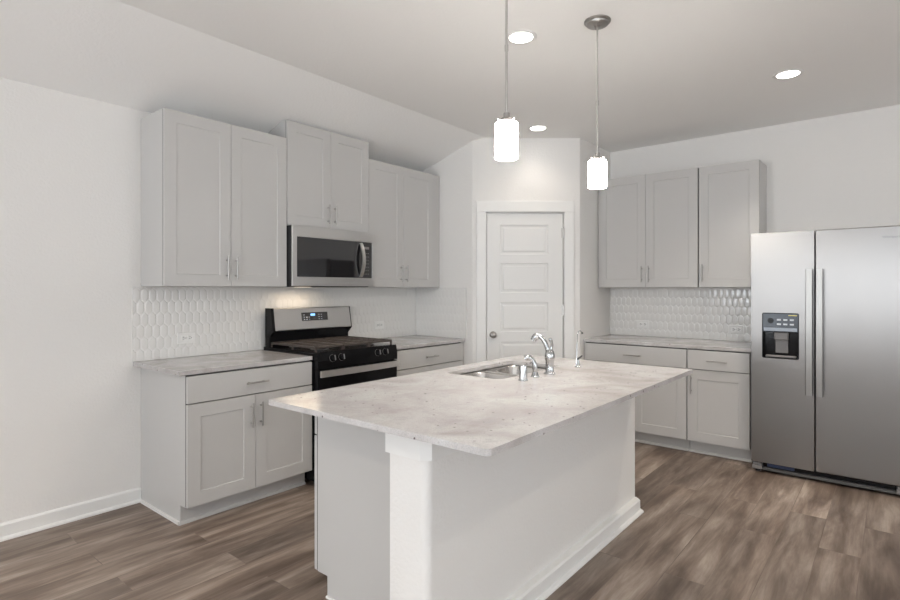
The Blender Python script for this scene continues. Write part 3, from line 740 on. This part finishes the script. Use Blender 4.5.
# toe grille and feet
bm = B(); box(bm, .07, FW-.07, FF+.045, FF+.060, .035, .074); obj('grille_recess', bm, M['black'], t)
bm = B(); box(bm, .07, FW-.07, FF+.022, FF+.058, .016, .038, .003); gr = obj('toe_grille', bm, mat('dark_grille_plastic', (.09, .088, .085), .45), t)
bm = B(); box(bm, .10, .27, FF+.030, FF+.0445, .044, .070, .003); obj('tech_sheet_pouch', bm, M['navy'], gr)
for xa, xb in ((.004, .070), (FW-.070, FW-.004)):
    bm = B(); box(bm, xa, xb, FF+.004, FF+.070, .022, .052, .004, 2); box(bm, xa+.006, xb-.004, FF+.012, FF+.070, .0525, .072, .003, 2); ft = obj('hinge_cover', bm, M['greyplastic'], t)
    bm = B(); cyl(bm, ((xa+xb)/2, FF+.05, 0), ((xa+xb)/2, FF+.05, .024), .016, n=14); obj('levelling_foot', bm, M['blackmatte'], ft)
# maker's lettering
tx = bpy.data.curves.new('lettering', 'FONT'); tx.body = 'Whirlpool'; tx.size = .022; tx.extrude = .0004; tx.align_x = 'CENTER'
tmp = bpy.data.objects.new('tmp', tx); COL.objects.link(tmp)
dg = bpy.context.evaluated_depsgraph_get(); me = bpy.data.meshes.new_from_object(tmp.evaluated_get(dg)); bpy.data.objects.remove(tmp)
me.materials.clear(); me.materials.append(M['badge'])
o = bpy.data.objects.new('brand_lettering', me); COL.objects.link(o); o.parent = rd
o.location = (.812, FF-.0008, 1.689); o.rotation_euler = (PI/2, 0, 0)

# ------------------------------------------------------------------ outlets (front faces -y, centred on the origin, lying on its side)
def outlet(label, loc, rz, gang=1, group=None, pw=.120, ph=.074):
    t = thing('electrical_outlet', label, 'outlet', loc, rz, group)
    bm = B(); box(bm, -pw/2, pw/2, -.0045, .0003, -ph/2, ph/2, .002, 2); obj('cover_plate', bm, M['plate'], t)
    for s in (-.021, .021):
        bm = B(); box(bm, s-.0165, s+.0165, -.0065, -.004, -.017, .017, .002); r = obj('receptacle', bm, M['plate'], t)
        bm = B(); box(bm, s-.007, s+.004, -.0072, -.006, .0045, .008); box(bm, s-.007, s+.004, -.0072, -.006, -.008, -.0045); box(bm, s+.007, s+.0125, -.0072, -.006, -.003, .003)
        obj('slots', bm, M['slot'], r)
    bm = B(); cyl(bm, (0, -.0062, 0), (0, -.004, 0), .003, n=10); obj('screw', bm, M['nickel'], t)
outlet('white outlet on the tiles above the counter left of the range', (.283, -.0135, 1.024), 0)
outlet('white outlet on the tiles between the range and the pantry corner', (2.062, -.0135, 1.022), 0)
outlet('white outlet on the refrigerator wall tiles, the one nearer the pantry', (XB-.0135, -1.817, 1.012), -PI/2)
outlet('white outlet on the tiles close to the refrigerator', (XB-.0135, -2.645, .998), -PI/2)

# ------------------------------------------------------------------ pendants and downlights
def pendant(x, y, zb, label):
    t = thing('pendant_light', label, 'pendant light', (x, y, 0), 0, 'pendant lights over the island')
    h, r = .142, .0465; zt = zb+h
    bm = B(); lathe(bm, [(0, HL-.0005), (.068, HL-.0005), (.068, HL-.007), (.064, HL-.011), (.058, HL-.012), (.056, HL-.020), (.050, HL-.024), (.018, HL-.026), (.010, HL-.034), (0, HL-.034)]); cn = obj('canopy', bm, M['nickel'], t, True)
    for a in (0, PI): 
        bm = B(); lathe(bm, [(0, 0), (.006, 0), (.006, -.004), (.003, -.007), (0, -.007)], Matrix.Translation((.034*math.cos(a+.6), .034*math.sin(a+.6), HL-.0235)), 12); obj('screw_cap', bm, M['nickel'], cn, True)
    zm = zt+.30
    bm = B(); cyl(bm, (0, 0, zm), (0, 0, HL-.03), .0048, n=14); cyl(bm, (0, 0, zm-.012), (0, 0, zm+.012), .0075, n=14); cyl(bm, (0, 0, zt+.035), (0, 0, zm), .0048, n=14); obj('rod', bm, M['rod'], t, True)
    bm = B(); lathe(bm, [(0, zt+.040), (.012, zt+.040), (.013, zt+.022), (.022, zt+.018), (.030, zt+.010), (.030, zt+.0005), (0, zt+.0005)]); sk = obj('socket_cup', bm, M['nickel'], t, True)
    for k in range(3):
        a = k*2*PI/3+.5; bm = B(); cyl(bm, (.024*math.cos(a), .024*math.sin(a), zt+.008), (.038*math.cos(a), .038*math.sin(a), zt+.014), .004, n=10); obj('thumb_screw', bm, M['nickel'], sk, True)
    bm = B(); lathe(bm, [(.010, zt), (r-.004, zt), (r, zt-.004), (r, zb+.002), (r-.002, zb), (r-.005, zb+.002), (r-.005, zt-.007), (.010, zt-.006), (.010, zt)], n=40); obj('glass_shade', bm, M['shade'], t, True)
    bm = B(); lathe(bm, [(0, zt-.004), (.012, zt-.004), (.013, zt-.03), (.022, zt-.055), (.026, zt-.075), (.022, zt-.098), (.010, zt-.108), (0, zt-.110)], n=24); obj('bulb', bm, M['lens'], t, True)
pendant(.386, -2.53, 1.874, 'lit opal glass pendant nearer the camera, its ceiling canopy out of frame')
pendant(1.244, -2.53, 1.882, 'lit opal glass pendant farther along the island, round canopy visible on the ceiling')
dl = ['round recessed ceiling light left of the pendant canopy', 'small round recessed ceiling light in front of the pantry wall', 'round recessed ceiling light toward the refrigerator side of the kitchen']
for i, (x, y) in enumerate(DOWNLIGHTS):
    t = thing('recessed_downlight', dl[i] if i < 3 else 'unseen round recessed ceiling light, placed to light the room', 'ceiling light', (x, y, HL), 0, 'recessed ceiling lights' if i < 3 else 'unseen recessed ceiling lights placed to light the room')
    bm = B(); lathe(bm, [(.062, -.0005), (.088, -.0005), (.088, -.003), (.083, -.006), (.066, -.005), (.062, -.0005)], n=40); obj('trim_ring', bm, M['trim'], t, True)
    bm = B(); lathe(bm, [(0, -.002), (.063, -.002), (.063, -.0045), (0, -.0055)], n=40); obj('lens', bm, M['lens'], t, True)
    l = bpy.data.lights.new('downlight_lamp', 'AREA'); l.shape = 'DISK'; l.size = .12; l.energy = P_DOWN*(.12 if i == 1 else .4 if y < -4 else 1.6 if x < 0 else .9); l.color = (1, .90, .78); l.spread = math.radians(115)
    lo = bpy.data.objects.new('downlight_lamp', l); COL.objects.link(lo); lo.parent = t; lo.location = (0, 0, -.008)
